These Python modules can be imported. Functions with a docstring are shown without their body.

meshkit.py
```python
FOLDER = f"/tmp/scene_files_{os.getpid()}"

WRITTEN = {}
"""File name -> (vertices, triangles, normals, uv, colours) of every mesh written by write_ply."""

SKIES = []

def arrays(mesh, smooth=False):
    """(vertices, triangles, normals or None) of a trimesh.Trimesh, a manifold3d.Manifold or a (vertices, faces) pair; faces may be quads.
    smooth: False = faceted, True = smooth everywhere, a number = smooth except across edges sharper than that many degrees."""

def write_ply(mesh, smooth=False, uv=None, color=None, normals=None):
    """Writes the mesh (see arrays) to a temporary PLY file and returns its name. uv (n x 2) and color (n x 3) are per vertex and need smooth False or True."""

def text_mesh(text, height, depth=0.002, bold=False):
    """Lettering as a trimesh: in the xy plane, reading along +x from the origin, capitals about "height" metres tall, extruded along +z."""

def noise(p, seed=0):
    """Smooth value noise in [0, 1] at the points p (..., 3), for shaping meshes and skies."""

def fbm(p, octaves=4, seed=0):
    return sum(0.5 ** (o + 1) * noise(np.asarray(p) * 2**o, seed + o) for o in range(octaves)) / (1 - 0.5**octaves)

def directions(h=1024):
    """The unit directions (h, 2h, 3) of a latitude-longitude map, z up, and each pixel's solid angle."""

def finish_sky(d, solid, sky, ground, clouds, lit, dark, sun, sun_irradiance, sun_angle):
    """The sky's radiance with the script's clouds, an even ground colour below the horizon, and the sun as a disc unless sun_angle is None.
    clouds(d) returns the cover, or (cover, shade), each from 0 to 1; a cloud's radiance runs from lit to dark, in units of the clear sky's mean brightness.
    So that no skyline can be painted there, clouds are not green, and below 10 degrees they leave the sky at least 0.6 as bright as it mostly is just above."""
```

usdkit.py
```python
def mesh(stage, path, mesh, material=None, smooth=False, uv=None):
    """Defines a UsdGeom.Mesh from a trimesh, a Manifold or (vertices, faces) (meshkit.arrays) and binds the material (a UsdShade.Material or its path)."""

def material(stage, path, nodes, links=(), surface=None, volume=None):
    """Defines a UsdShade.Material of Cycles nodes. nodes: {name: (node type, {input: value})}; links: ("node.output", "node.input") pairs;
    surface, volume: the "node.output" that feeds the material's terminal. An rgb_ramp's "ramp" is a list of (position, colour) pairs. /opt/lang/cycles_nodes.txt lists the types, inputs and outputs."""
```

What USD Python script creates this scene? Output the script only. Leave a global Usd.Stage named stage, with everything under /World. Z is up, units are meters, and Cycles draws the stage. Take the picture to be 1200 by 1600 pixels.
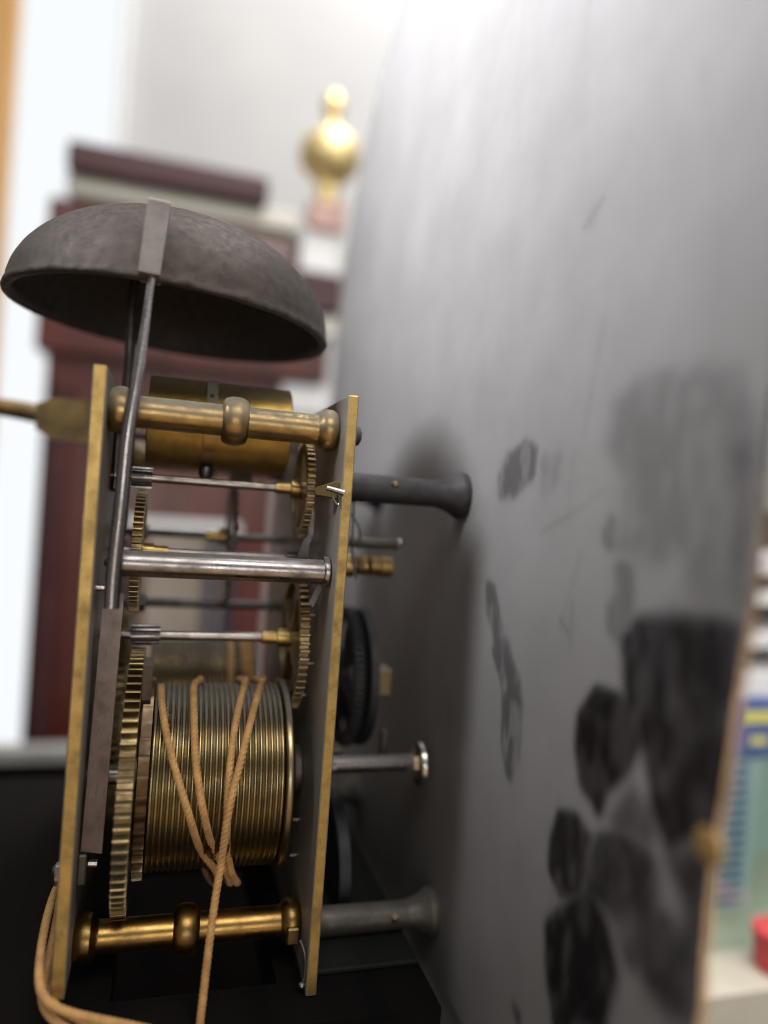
import math, random
import numpy as np, trimesh, usdkit, meshkit
from shapely.geometry import Polygon, Point, box as sbox
from shapely.ops import unary_union
from shapely import affinity, contains_xy, distance, points as spoints
from scipy.interpolate import CubicSpline
from pxr import Usd, UsdGeom, UsdLux, UsdShade, Gf, Sdf

stage = Usd.Stage.CreateInMemory()
UsdGeom.SetStageUpAxis(stage, UsdGeom.Tokens.z)
UsdGeom.SetStageMetersPerUnit(stage, 1.0)
UsdGeom.Xform.Define(stage, '/World')
UsdGeom.Scope.Define(stage, '/World/Looks')
rng = random.Random(4)

# ---------------------------------------------------------------- camera
# Working frame in millimetres, the lens at its origin: x runs along the clock's pillars,
# y along its plates, away from the viewer, z up.  The frame stands 0.5 m above the floor.
F = 1138.0
CX, CY = 600.0, 800.0
v1, v2 = np.array([272.0, 765.0, 0]), np.array([4517.0, 1073.0, 0])
dY = np.array([v1[0] - CX, v1[1] - CY, F]); dY /= np.linalg.norm(dY)
dX = np.array([v2[0] - CX, v2[1] - CY, F]); dX -= dY * (dX @ dY); dX /= np.linalg.norm(dX)
dZ = -np.cross(dX, dY) if np.cross(dX, dY)[1] > 0 else np.cross(dX, dY)
R = np.stack([dX, dY, dZ], 1)
LIFT = np.array([0, 0, 500.0])

def at(px, py, X=None, Y=None, Z=None):
    r = R.T @ np.array([px - CX, py - CY, F])
    return r * (X / r[0] if X is not None else Y / r[1] if Y is not None else Z / r[2])

cam = UsdGeom.Camera.Define(stage, '/World/camera')
right, up, back = R.T @ [1, 0, 0], R.T @ [0, -1, 0], R.T @ [0, 0, -1]
M = Gf.Matrix4d(*[float(x) for x in (*right, 0, *up, 0, *back, 0, *(LIFT / 1000), 1)])
cam.AddTransformOp().Set(M)
cam.CreateHorizontalApertureAttr(27.0)
cam.CreateVerticalApertureAttr(36.0)
cam.CreateFocalLengthAttr(27.0 * F / 1200)
cam.CreateClippingRangeAttr(Gf.Vec2f(0.02, 100))
cam.CreateFocusDistanceAttr(0.219)
cam.CreateFStopAttr(27.0 * F / 1200 / 8.8)
cam.CreateExposureAttr(0.0)

# ---------------------------------------------------------------- lamps
def aim(prim, pos, target):
    pos, target = (np.array(pos, float) + LIFT) / 1000, (np.array(target, float) + LIFT) / 1000
    z = pos - target; z /= np.linalg.norm(z)
    x = np.cross([0, 0, 1.0], z)
    x = x / np.linalg.norm(x) if np.linalg.norm(x) > 1e-6 else np.array([1.0, 0, 0])
    y = np.cross(z, x)
    UsdGeom.Xformable(prim).AddTransformOp().Set(Gf.Matrix4d(*[float(v) for v in (*x, 0, *y, 0, *z, 0, *pos, 1)]))

def lamp(name, pos, target, w, h, power, color):
    l = UsdLux.RectLight.Define(stage, '/World/' + name)
    l.CreateWidthAttr(w / 1000); l.CreateHeightAttr(h / 1000)
    l.CreateIntensityAttr(power); l.CreateColorAttr(Gf.Vec3f(*color))
    aim(l, pos, target)

lamp('ceiling_lamp', (345, 520, 1250), (345, 700, 0), 450, 900, 15.0, (1.0, 0.99, 0.985))
lamp('high_left_lamp', (-170, 420, 540), (95, 340, 320), 300, 300, 3.0, (0.97, 0.985, 1.0))
sp_ = UsdLux.SphereLight.Define(stage, '/World/work_lamp')     # shaded work lamp, its cone on the upper dial
sp_.CreateRadiusAttr(0.13); sp_.CreateIntensityAttr(150.0); sp_.CreateColorAttr(Gf.Vec3f(0.95, 0.965, 1.0))
sh_ = UsdLux.ShapingAPI.Apply(sp_.GetPrim()); sh_.CreateShapingConeAngleAttr(28.5); sh_.CreateShapingConeSoftnessAttr(1.0)
aim(sp_, (-400, 150, 520), (95, 226, 312))
lamp('window_lamp', (70, -300, 720), (20, 250, -40), 520, 380, 7.0, (1.0, 0.95, 0.89))
lamp('front_lamp', (20, -900, 40), (10, 250, -40), 420, 300, 5.0, (1.0, 0.95, 0.88))
lamp('right_window_lamp', (800, -350, 420), (300, 400, -150), 500, 500, 7.0, (1.0, 0.98, 0.95))
dome = UsdLux.DomeLight.Define(stage, '/World/room_light')
dome.CreateIntensityAttr(0.05); dome.CreateColorAttr(Gf.Vec3f(1.0, 0.98, 0.96))

# ---------------------------------------------------------------- materials
def P(name): return '/World/Looks/' + name

def metal(name, clean, dull, rough=(0.25, 0.45), dust=0.0, dust_color=(0.22, 0.2, 0.18), scale=160, pits=0.25, metallic=1.0, face=None, streak=None, dust_from=0.15, bump=0.12, dust_full=0.95):
    n = {'g': ('geometry', {}),
         'big': ('noise_texture', {'scale': float(scale), 'detail': 5.0, 'roughness': 0.65}),
         'fine': ('noise_texture', {'scale': float(scale) * 9, 'detail': 4.0, 'roughness': 0.7}),
         'r': ('rgb_ramp', {'ramp': [(0.3, clean), (0.52, tuple(0.6 * a + 0.4 * b for a, b in zip(clean, dull))), (0.72, dull)]}),
         'pit': ('rgb_ramp', {'ramp': [(0.26, (1 - pits,) * 3), (0.42, (1, 1, 1))]}),
         'col': ('mix', {'mix_type': 'multiply', 'fac': 1.0}),
         'ro': ('map_range', {'from_min': 0.3, 'from_max': 0.7, 'to_min': rough[0], 'to_max': rough[1], 'clamp': True}),
         'b': ('bump', {'strength': bump, 'distance': 0.0004}),
         'p': ('principled_bsdf', {'metallic': metallic})}
    k = [('g.position', 'big.vector'), ('g.position', 'fine.vector'), ('big.fac', 'r.fac'), ('fine.fac', 'pit.fac'),
         ('r.color', 'col.color1'), ('pit.color', 'col.color2'), ('col.color', 'p.base_color'),
         ('big.fac', 'ro.value'), ('ro.result', 'p.roughness'), ('fine.fac', 'b.height'), ('b.normal', 'p.normal')]
    if streak:   # turned or drawn along x: fine lines
        n['m'] = ('mapping', {'scale': streak}); k = [x for x in k if x[1] != 'fine.vector'] + [('g.position', 'm.vector'), ('m.vector', 'fine.vector')]
    if face:     # the broad faces of a plate (normal along x) are dulled, its filed edge stays bright
        n |= {'fs': ('separate_xyz', {}), 'fa': ('math', {'math_type': 'absolute'}), 'fm': ('map_range', {'from_min': 0.5, 'from_max': 0.8, 'clamp': True}),
              'fc': ('mix', {'color2': face}), 'fv': ('map_range', {'to_min': metallic, 'to_max': 0.25})}
        k = [x for x in k if x[1] != 'p.base_color'] + [('g.true_normal', 'fs.vector'), ('fs.x', 'fa.value1'), ('fa.value', 'fm.value'), ('fm.result', 'fc.fac'),
             ('col.color', 'fc.color1'), ('fc.color', 'p.base_color')]
        k += [('fm.result', 'fv.value'), ('fv.result', 'p.metallic')]
    surf = 'p.BSDF'
    if dust > 0:
        n |= {'ds': ('separate_xyz', {}), 'dn': ('noise_texture', {'scale': 420.0, 'detail': 6.0, 'roughness': 0.75}),
              'du': ('map_range', {'from_min': dust_from, 'from_max': dust_full, 'to_min': 0.0, 'to_max': dust, 'clamp': True}),
              'dm': ('map_range', {'from_min': 0.25, 'from_max': 0.6, 'to_min': 0.55, 'to_max': 1.15}),
              'dx': ('math', {'math_type': 'multiply', 'use_clamp': True}),
              'dd': ('diffuse_bsdf', {'color': dust_color, 'roughness': 0.6}), 'mx': ('mix_closure', {})}
        k += [('g.normal', 'ds.vector'), ('ds.z', 'du.value'), ('g.position', 'dn.vector'), ('dn.fac', 'dm.value'), ('du.result', 'dx.value1'), ('dm.result', 'dx.value2'),
              ('dx.value', 'mx.fac'), ('p.BSDF', 'mx.closure1'), ('dd.BSDF', 'mx.closure2')]
        surf = 'mx.closure'
    return usdkit.material(stage, P(name), n, k, surface=surf)

def matte(name, a, b, scale=60, rough=0.5, stretch=(1, 1, 1), bump=0.1, coat=0.0, spec=0.5):
    n = {'g': ('geometry', {}), 'm': ('mapping', {'scale': stretch}), 'n': ('noise_texture', {'scale': float(scale), 'detail': 6.0, 'roughness': 0.62}),
         'r': ('rgb_ramp', {'ramp': [(0.32, a), (0.68, b)]}), 'b': ('bump', {'strength': bump, 'distance': 0.0006}),
         'p': ('principled_bsdf', {'roughness': rough, 'coat_weight': coat, 'coat_roughness': 0.12, 'specular_ior_level': spec})}
    k = [('g.position', 'm.vector'), ('m.vector', 'n.vector'), ('n.fac', 'r.fac'), ('r.color', 'p.base_color'), ('n.fac', 'b.height'), ('b.normal', 'p.normal')]
    return usdkit.material(stage, P(name), n, k, surface='p.BSDF')

brass = metal('brass', (0.47, 0.33, 0.14), (0.21, 0.145, 0.07), (0.26, 0.42), dust=0.92, dust_color=(0.27, 0.24, 0.185), dust_from=-0.25, dust_full=0.6)
brass_clean = metal('brass_clean', (0.37, 0.225, 0.07), (0.15, 0.095, 0.038), (0.22, 0.4), pits=0.4)
brass_bright = metal('brass_bright', (0.58, 0.41, 0.16), (0.34, 0.23, 0.09), (0.22, 0.36), dust=0.3, dust_color=(0.3, 0.25, 0.16))
brass_wheel = metal('brass_wheel', (0.36, 0.275, 0.14), (0.16, 0.12, 0.065), (0.28, 0.48), dust=0.45, dust_color=(0.3, 0.25, 0.17))
brass_plate = metal('brass_plate', (0.56, 0.385, 0.13), (0.28, 0.20, 0.08), (0.36, 0.52), face=(0.27, 0.245, 0.215), metallic=0.85, pits=0.6, dust=0.2, dust_color=(0.35, 0.28, 0.15))
brass_barrel = metal('brass_barrel', (0.34, 0.275, 0.15), (0.17, 0.138, 0.085), (0.24, 0.38), dust=0.95, dust_color=(0.17, 0.16, 0.14), dust_from=0.60, dust_full=0.80)
brass_fly = metal('brass_fly', (0.50, 0.33, 0.09), (0.28, 0.20, 0.07), (0.42, 0.55), dust=0.75, dust_color=(0.17, 0.14, 0.085), dust_from=0.45, dust_full=0.9)
brass_old = metal('brass_old', (0.30, 0.225, 0.115), (0.12, 0.09, 0.05), (0.26, 0.42), dust=0.3, dust_color=(0.28, 0.23, 0.15), dust_from=0.5)
ratchet_steel = metal('ratchet_steel', (0.20, 0.145, 0.09), (0.10, 0.075, 0.05), (0.3, 0.5))
cock_brass = metal('cock_brass', (0.24, 0.165, 0.07), (0.07, 0.06, 0.045), (0.4, 0.55), scale=60)
steel = metal('steel', (0.40, 0.375, 0.375), (0.19, 0.17, 0.17), (0.17, 0.38), dust=0.7, dust_color=(0.2, 0.19, 0.185), pits=0.7, dust_from=0.3, dust_full=0.8)
steel_bright = metal('steel_bright', (0.55, 0.53, 0.53), (0.30, 0.28, 0.27), (0.2, 0.38), dust=0.15)
steel_dark = metal('steel_dark', (0.16, 0.145, 0.145), (0.075, 0.065, 0.062), (0.35, 0.55), dust=0.25)
steel_pinion = metal('steel_pinion', (0.30, 0.28, 0.28), (0.15, 0.135, 0.13), (0.18, 0.32), dust=0.3)
steel_drawn = metal('steel_drawn', (0.40, 0.37, 0.36), (0.2, 0.18, 0.17), (0.22, 0.38), streak=(0.05, 1, 1))
spring_steel = metal('spring_steel', (0.20, 0.165, 0.16), (0.12, 0.095, 0.09), (0.38, 0.5), pits=0.3, streak=(1, 1, 0.1))
bell_metal = metal('bell_metal', (0.078, 0.063, 0.052), (0.052, 0.044, 0.04), (0.5, 0.68), metallic=0.55, dust=0.7, dust_color=(0.044, 0.034, 0.028), scale=300, pits=0.35, dust_from=0.0, bump=0.3)
hammer_steel = metal('hammer_steel', (0.28, 0.26, 0.25), (0.16, 0.145, 0.14), (0.4, 0.55), metallic=0.8, pits=0.4)
nickel = metal('nickel', (0.75, 0.73, 0.68), (0.6, 0.57, 0.5), (0.15, 0.25), pits=0.1)
foot_iron = metal('foot_iron', (0.06, 0.057, 0.06), (0.03, 0.029, 0.032), (0.4, 0.6), metallic=0.5, dust=0.1)
foot_brass = metal('foot_brass', (0.13, 0.118, 0.10), (0.06, 0.054, 0.05), (0.4, 0.6), metallic=0.7, dust=0.3)
mahogany = matte('mahogany', (0.055, 0.012, 0.010), (0.12, 0.027, 0.019), 18, 0.32, (1, 1, 0.12), 0.05, coat=0.3)
mahogany_dark = matte('mahogany_dark', (0.04, 0.010, 0.012), (0.075, 0.02, 0.02), 18, 0.55, (0.2, 1, 1), 0.05)
cream_paint = matte('cream_paint', (0.62, 0.60, 0.52), (0.70, 0.68, 0.60), 20, 0.55, bump=0.02)
white_paint = matte('white_paint', (0.76, 0.76, 0.76), (0.82, 0.82, 0.82), 15, 0.4, bump=0.02)
ledge_paint = matte('ledge_paint', (0.30, 0.29, 0.27), (0.40, 0.39, 0.36), 30, 0.5, bump=0.03)
wall_paint = matte('wall_paint', (0.47, 0.465, 0.46), (0.52, 0.515, 0.505), 6, 0.8, bump=0.03)
black_wood = matte('black_wood', (0.003, 0.0028, 0.0028), (0.008, 0.006, 0.005), 40, 0.8, (1, 0.1, 1), 0.15, spec=0.1)
green_paint = matte('green_paint', (0.007, 0.008, 0.007), (0.015, 0.016, 0.014), 60, 0.7, (1, 0.3, 1), 0.15, spec=0.15)
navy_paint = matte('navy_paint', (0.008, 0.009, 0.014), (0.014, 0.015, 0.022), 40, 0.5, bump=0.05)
pine = matte('pine', (0.55, 0.30, 0.10), (0.70, 0.42, 0.17), 30, 0.5, (1, 1, 0.1), 0.05)
taupe = matte('taupe', (0.25, 0.20, 0.165), (0.40, 0.34, 0.28), 9, 0.25, (1, 1, 0.6), 0.02, coat=0.4)
slate_blue = matte('slate_blue', (0.02, 0.028, 0.055), (0.035, 0.045, 0.08), 20, 0.4, bump=0.02)
beige = matte('beige', (0.50, 0.45, 0.36), (0.60, 0.55, 0.45), 30, 0.6, bump=0.05)
blue_card = matte('blue_card', (0.07, 0.11, 0.30), (0.10, 0.15, 0.38), 30, 0.4, bump=0.02)
yellow_card = matte('yellow_card', (0.66, 0.62, 0.16), (0.75, 0.70, 0.22), 30, 0.4, bump=0.02)
pale_card = matte('pale_card', (0.55, 0.60, 0.66), (0.65, 0.70, 0.75), 30, 0.45, bump=0.02)
bench_wood = matte('bench_wood', (0.34, 0.22, 0.12), (0.48, 0.33, 0.19), 14, 0.45, (0.1, 1, 1), 0.05)
red_plastic = matte('red_plastic', (0.62, 0.04, 0.05), (0.72, 0.07, 0.07), 20, 0.3, bump=0.01)
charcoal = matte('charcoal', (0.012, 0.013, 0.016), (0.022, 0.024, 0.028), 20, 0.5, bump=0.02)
gilt = metal('gilt', (0.95, 0.78, 0.40), (0.88, 0.70, 0.34), (0.5, 0.6), pits=0.1, scale=20)
copper_spot = metal('copper_spot', (0.55, 0.36, 0.13), (0.35, 0.22, 0.09), (0.4, 0.6), metallic=0.6, pits=0.5, scale=300)
pink_wood = matte('pink_wood', (0.42, 0.22, 0.18), (0.55, 0.34, 0.30), 20, 0.3, bump=0.02, coat=0.4)

cord = usdkit.material(stage, P('cord'), {
    'g': ('geometry', {}), 'n': ('noise_texture', {'scale': 260.0, 'detail': 4.0}), 'f': ('noise_texture', {'scale': 2600.0, 'detail': 3.0}),
    'r': ('rgb_ramp', {'ramp': [(0.3, (0.41, 0.215, 0.068)), (0.7, (0.61, 0.345, 0.115))]}), 'b': ('bump', {'strength': 0.5, 'distance': 0.0004}),
    'p': ('principled_bsdf', {'roughness': 0.65, 'sheen_weight': 0.2, 'subsurface_weight': 0.0})},
    [('g.position', 'n.vector'), ('g.position', 'f.vector'), ('n.fac', 'r.fac'), ('r.color', 'p.base_color'), ('f.fac', 'b.height'), ('b.normal', 'p.normal')], surface='p.BSDF')
day_pane = usdkit.material(stage, P('day_pane'), {'e': ('emission', {'color': (0.95, 0.98, 1.0), 'strength': 1.0})}, [], surface='e.emission')
case_glass = usdkit.material(stage, P('case_glass'), {
    't': ('transparent_bsdf', {'color': (0.80, 0.88, 0.85)}), 'gl': ('glossy_bsdf', {'color': (0.9, 0.95, 0.93), 'roughness': 0.05}), 'm': ('mix_closure', {'fac': 0.07})},
    [('t.BSDF', 'm.closure1'), ('gl.BSDF', 'm.closure2')], surface='m.closure')
frosted = matte('frosted', (0.42, 0.50, 0.48), (0.52, 0.60, 0.57), 14, 0.3, (1, 1, 0.15), 0.02)
glass_edge = matte('glass_edge', (0.10, 0.17, 0.15), (0.14, 0.22, 0.20), 20, 0.15, bump=0.01)

# painted iron back of the dial: grey dust film over black paint, wiped and worn where "wear" says so; chipped rusty edge
dial_back = usdkit.material(stage, P('dial_back'), {
    'g': ('geometry', {}), 'w': ('attribute', {'attribute': 'wear'}),
    'n1': ('noise_texture', {'scale': 28.0, 'detail': 6.0, 'roughness': 0.6}), 'n2': ('noise_texture', {'scale': 300.0, 'detail': 5.0, 'roughness': 0.7}),
    'mp': ('mapping', {'scale': (1, 1, 0.12)}), 'n3': ('noise_texture', {'scale': 120.0, 'detail': 5.0, 'roughness': 0.6}),
    'film': ('rgb_ramp', {'ramp': [(0.3, (0.20, 0.192, 0.192)), (0.7, (0.24, 0.232, 0.233))]}),
    'st': ('rgb_ramp', {'ramp': [(0.35, (0.86, 0.86, 0.88)), (0.6, (1, 1, 1))]}), 'fm': ('mix', {'mix_type': 'multiply', 'fac': 0.12}),
    'blk': ('rgb_ramp', {'ramp': [(0.35, (0.004, 0.004, 0.006)), (0.62, (0.009, 0.006, 0.007)), (0.8, (0.026, 0.014, 0.014))]}),
    'c': ('mix', {}), 's': ('separate_xyz', {}), 'a': ('math', {'math_type': 'absolute'}), 'e': ('math', {'math_type': 'less_than', 'value2': 0.5}),
    'n4': ('noise_texture', {'scale': 55.0, 'detail': 5.0, 'roughness': 0.7}),
    'rust': ('rgb_ramp', {'ramp': [(0.36, (0.05, 0.035, 0.03)), (0.43, (0.34, 0.21, 0.11)), (0.58, (0.50, 0.33, 0.18)), (0.75, (0.56, 0.46, 0.34))]}),
    'rk': ('mix', {'color2': (0.03, 0.028, 0.028)}), 'c2': ('mix', {}), 'ro': ('map_range', {'to_min': 0.46, 'to_max': 0.34}), 'b': ('bump', {'strength': 0.12, 'distance': 0.0005}),
    'p': ('principled_bsdf', {'specular_ior_level': 0.42})},
    [('g.position', 'n1.vector'), ('g.position', 'n2.vector'), ('g.position', 'mp.vector'), ('mp.vector', 'n3.vector'), ('g.position', 'n4.vector'),
     ('n1.fac', 'film.fac'), ('n3.fac', 'st.fac'), ('film.color', 'fm.color1'), ('st.color', 'fm.color2'), ('n3.fac', 'blk.fac'),
     ('fm.color', 'c.color1'), ('blk.color', 'c.color2'), ('w.fac', 'c.fac'), ('g.true_normal', 's.vector'), ('s.x', 'a.value1'), ('a.value', 'e.value1'),
     ('n4.fac', 'rust.fac'), ('c.color', 'c2.color1'), ('e.value', 'c2.fac'), ('rust.color', 'rk.color1'), ('w.fac', 'rk.fac'), ('rk.color', 'c2.color2'), ('c2.color', 'p.base_color'),
     ('w.fac', 'ro.value'), ('ro.result', 'p.roughness'), ('n2.fac', 'b.height'), ('b.normal', 'p.normal')], surface='p.BSDF')

# ---------------------------------------------------------------- prims
used = {}
def free(parent, name):
    k = (parent, name); used[k] = used.get(k, 0) + 1
    return f'{parent}/{name}' if used[k] == 1 else f'{parent}/{name}_{used[k] - 1:03d}'

BASE = {}
def tag(p, label, cat=None, group=None, kind=None):
    for k, v in (('label', label), ('category', cat), ('group', group), ('kind', kind)):
        if v: p.SetCustomDataByKey(k, v)

def thing(name, label, cat, base, group=None):
    path = free('/World', name)
    x = UsdGeom.Xform.Define(stage, path)
    x.AddTranslateOp().Set(Gf.Vec3d(*[float(v) for v in (np.array(base) + LIFT) / 1000]))
    BASE[path] = np.array(base, float)
    tag(x.GetPrim(), label, cat, group)
    return path

def obj(name, m, mat, parent=None, smooth=35, label=None, base=None, attr=None):
    root = parent or '/World'
    if isinstance(m, (list, tuple)) and not (len(m) == 2 and isinstance(m[0], np.ndarray)): m = trimesh.util.concatenate([x if isinstance(x, trimesh.Trimesh) else trimesh.Trimesh(*x, process=False) for x in m])
    if not isinstance(m, trimesh.Trimesh): m = trimesh.Trimesh(*m, process=False)
    b = BASE['/'.join(root.split('/')[:3])] if parent else (np.array(base, float) if base is not None else np.zeros(3))
    m = m.copy(); m.vertices = (np.asarray(m.vertices) - b) / 1000
    path = free(root, name)
    q = usdkit.mesh(stage, path, m, mat, smooth=smooth)
    if attr is not None:
        UsdGeom.PrimvarsAPI(q).CreatePrimvar(attr[0], Sdf.ValueTypeNames.FloatArray, 'vertex').Set([float(v) for v in attr[1]])
    if not parent:
        q.AddTranslateOp().Set(Gf.Vec3d(*[float(v) for v in (b + LIFT) / 1000])); BASE[path] = b
    if label: q.GetPrim().SetCustomDataByKey('label', label)
    return path

# ---------------------------------------------------------------- shapes (mm)
def chbox(x0, x1, y0, y1, z0, z1, c=0.3):
    x0, x1 = sorted((x0, x1)); y0, y1 = sorted((y0, y1)); z0, z1 = sorted((z0, z1))
    c = min(c, (x1 - x0) / 3, (y1 - y0) / 3, (z1 - z0) / 3)
    p = []
    for sx, X in ((1, x0), (-1, x1)):
        for sy, Y in ((1, y0), (-1, y1)):
            for sz, Z in ((1, z0), (-1, z1)):
                p += [(X + sx * c, Y + sy * c, Z), (X + sx * c, Y, Z + sz * c), (X, Y + sy * c, Z + sz * c)]
    return trimesh.convex.convex_hull(np.array(p))

def lathe(profile, axis='x', seg=48, center=(0, 0, 0)):
    """profile: (position along the axis, radius); closed where the radius is 0."""
    pr = np.array(profile, float); n = len(pr)
    t = np.linspace(0, 2 * np.pi, seg, endpoint=False)
    v = np.zeros((n, seg, 3))
    a, b, c = {'x': (0, 1, 2), 'y': (1, 2, 0), 'z': (2, 0, 1)}[axis]
    v[..., a] = pr[:, :1]; v[..., b] = pr[:, 1:] * np.cos(t); v[..., c] = pr[:, 1:] * np.sin(t)
    i, j = np.meshgrid(np.arange(n - 1), np.arange(seg), indexing='ij'); jn = (j + 1) % seg
    f = np.stack([i * seg + j, i * seg + jn, (i + 1) * seg + jn, (i + 1) * seg + j], -1).reshape(-1, 4)
    m = trimesh.Trimesh(v.reshape(-1, 3) + np.array(center), np.vstack([f[:, [0, 2, 1]], f[:, [0, 3, 2]]]), process=False)
    m.merge_vertices(); m.update_faces(m.nondegenerate_faces()); m.fix_normals()
    return m

def rod(x0, x1, r, y, z, c=0.25, seg=28):
    return lathe([(x0, 0), (x0, r - c), (x0 + c, r), (x1 - c, r), (x1, r - c), (x1, 0)], 'x', seg, (0, y, z))

def plate_of(poly, x0, x1, y, z):
    """A flat shape in the (y, z) plane, extruded along x."""
    polys = list(poly.geoms) if hasattr(poly, 'geoms') else [poly]
    out = []
    for p in polys:
        m = trimesh.creation.extrude_polygon(p, x1 - x0, engine='earcut')
        v = m.vertices.copy()
        m.vertices = np.stack([v[:, 2] + x0, v[:, 0] + y, v[:, 1] + z], 1)
        m.fix_normals(); out.append(m)
    return trimesh.util.concatenate(out)

def toothed(R, n, depth, fill=0.5, tip=0.34, phase=0.0, saw=False):
    pts = []
    for i in range(n):
        a = phase + 2 * np.pi * i / n; s = 2 * np.pi / n
        if saw:
            seq = ((0.0, R - depth), (0.05, R), (0.32, R - 0.15 * depth), (0.97, R - depth))
        else:
            seq = ((-0.5 * fill, R - depth), (-0.48 * fill, R - 0.45 * depth), (-0.5 * tip, R - 0.08 * depth), (-0.25 * tip, R), (0.25 * tip, R), (0.5 * tip, R - 0.08 * depth), (0.48 * fill, R - 0.45 * depth), (0.5 * fill, R - depth))
        for u, r in seq: pts.append((r * np.cos(a + u * s), r * np.sin(a + u * s)))
    return Polygon(pts)

def crossed(R, n, depth, rim, hub, arm, arms=4, bore=1.0, phase=0.0, turn=0.3, **kw):
    p = toothed(R, n, depth, phase=phase, **kw)
    if arms:
        ring = Point(0, 0).buffer(R - depth - rim, 48).difference(Point(0, 0).buffer(hub, 32))
        for i in range(arms):
            a = turn + 2 * np.pi * i / arms
            b = Polygon([(0, -arm * 0.55), (R, -arm * 0.42), (R, arm * 0.42), (0, arm * 0.55)])
            ring = ring.difference(affinity.rotate(b, math.degrees(a), origin=(0, 0)))
        p = p.difference(ring)
    return p.difference(Point(0, 0).buffer(bore, 24))

def sweep(points, r, step=0.8, ring=10, lobes=0.0, pitch=9.0, ends=True):
    pts = np.array(points, float)
    d = np.r_[0, np.cumsum(np.linalg.norm(np.diff(pts, axis=0), axis=1) ** 0.6)]
    cs = CubicSpline(d, pts)
    fine = cs(np.linspace(0, d[-1], 4000))
    L = np.r_[0, np.cumsum(np.linalg.norm(np.diff(fine, axis=0), axis=1))]
    n = max(6, int(L[-1] / step))
    s = np.linspace(0, L[-1], n)
    c = np.stack([np.interp(s, L, fine[:, k]) for k in range(3)], 1)
    t = np.gradient(c, axis=0); t /= np.linalg.norm(t, axis=1, keepdims=True)
    u = np.cross(t[0], [0.3, 0.2, 1.0]); u /= np.linalg.norm(u)
    vs = []
    rr = np.interp(np.linspace(0, 1, n), np.linspace(0, 1, len(np.atleast_1d(r))) if np.ndim(r) else [0, 1], r if np.ndim(r) else [r, r])
    a = np.linspace(0, 2 * np.pi, ring, endpoint=False)
    for i in range(n):
        u = u - t[i] * (u @ t[i]); u /= np.linalg.norm(u); w = np.cross(t[i], u)
        rad = rr[i] * (1 + lobes * np.abs(np.cos(1.5 * (a - 2 * np.pi * s[i] / pitch))) - lobes * 0.5)
        vs.append(c[i] + np.outer(rad * np.cos(a), u) + np.outer(rad * np.sin(a), w))
    v = np.vstack(vs)
    i, j = np.meshgrid(np.arange(n - 1), np.arange(ring), indexing='ij'); jn = (j + 1) % ring
    f = np.stack([i * ring + j, i * ring + jn, (i + 1) * ring + jn, (i + 1) * ring + j], -1).reshape(-1, 4)
    f = np.vstack([f[:, [0, 1, 2]], f[:, [0, 2, 3]]])
    if ends:
        v = np.vstack([v, c[0], c[-1]])
        j = np.arange(ring); jn = (j + 1) % ring
        f = np.vstack([f, np.stack([jn, j, np.full(ring, len(v) - 2)], 1), np.stack([(n - 1) * ring + j, (n - 1) * ring + jn, np.full(ring, len(v) - 1)], 1)])
    return trimesh.Trimesh(v, f, process=False)

def ball(p, r, sub=3, squash=(1, 1, 1)):
    m = trimesh.creation.icosphere(sub, r); m.vertices = m.vertices * np.array(squash) + np.array(p); return m

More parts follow.
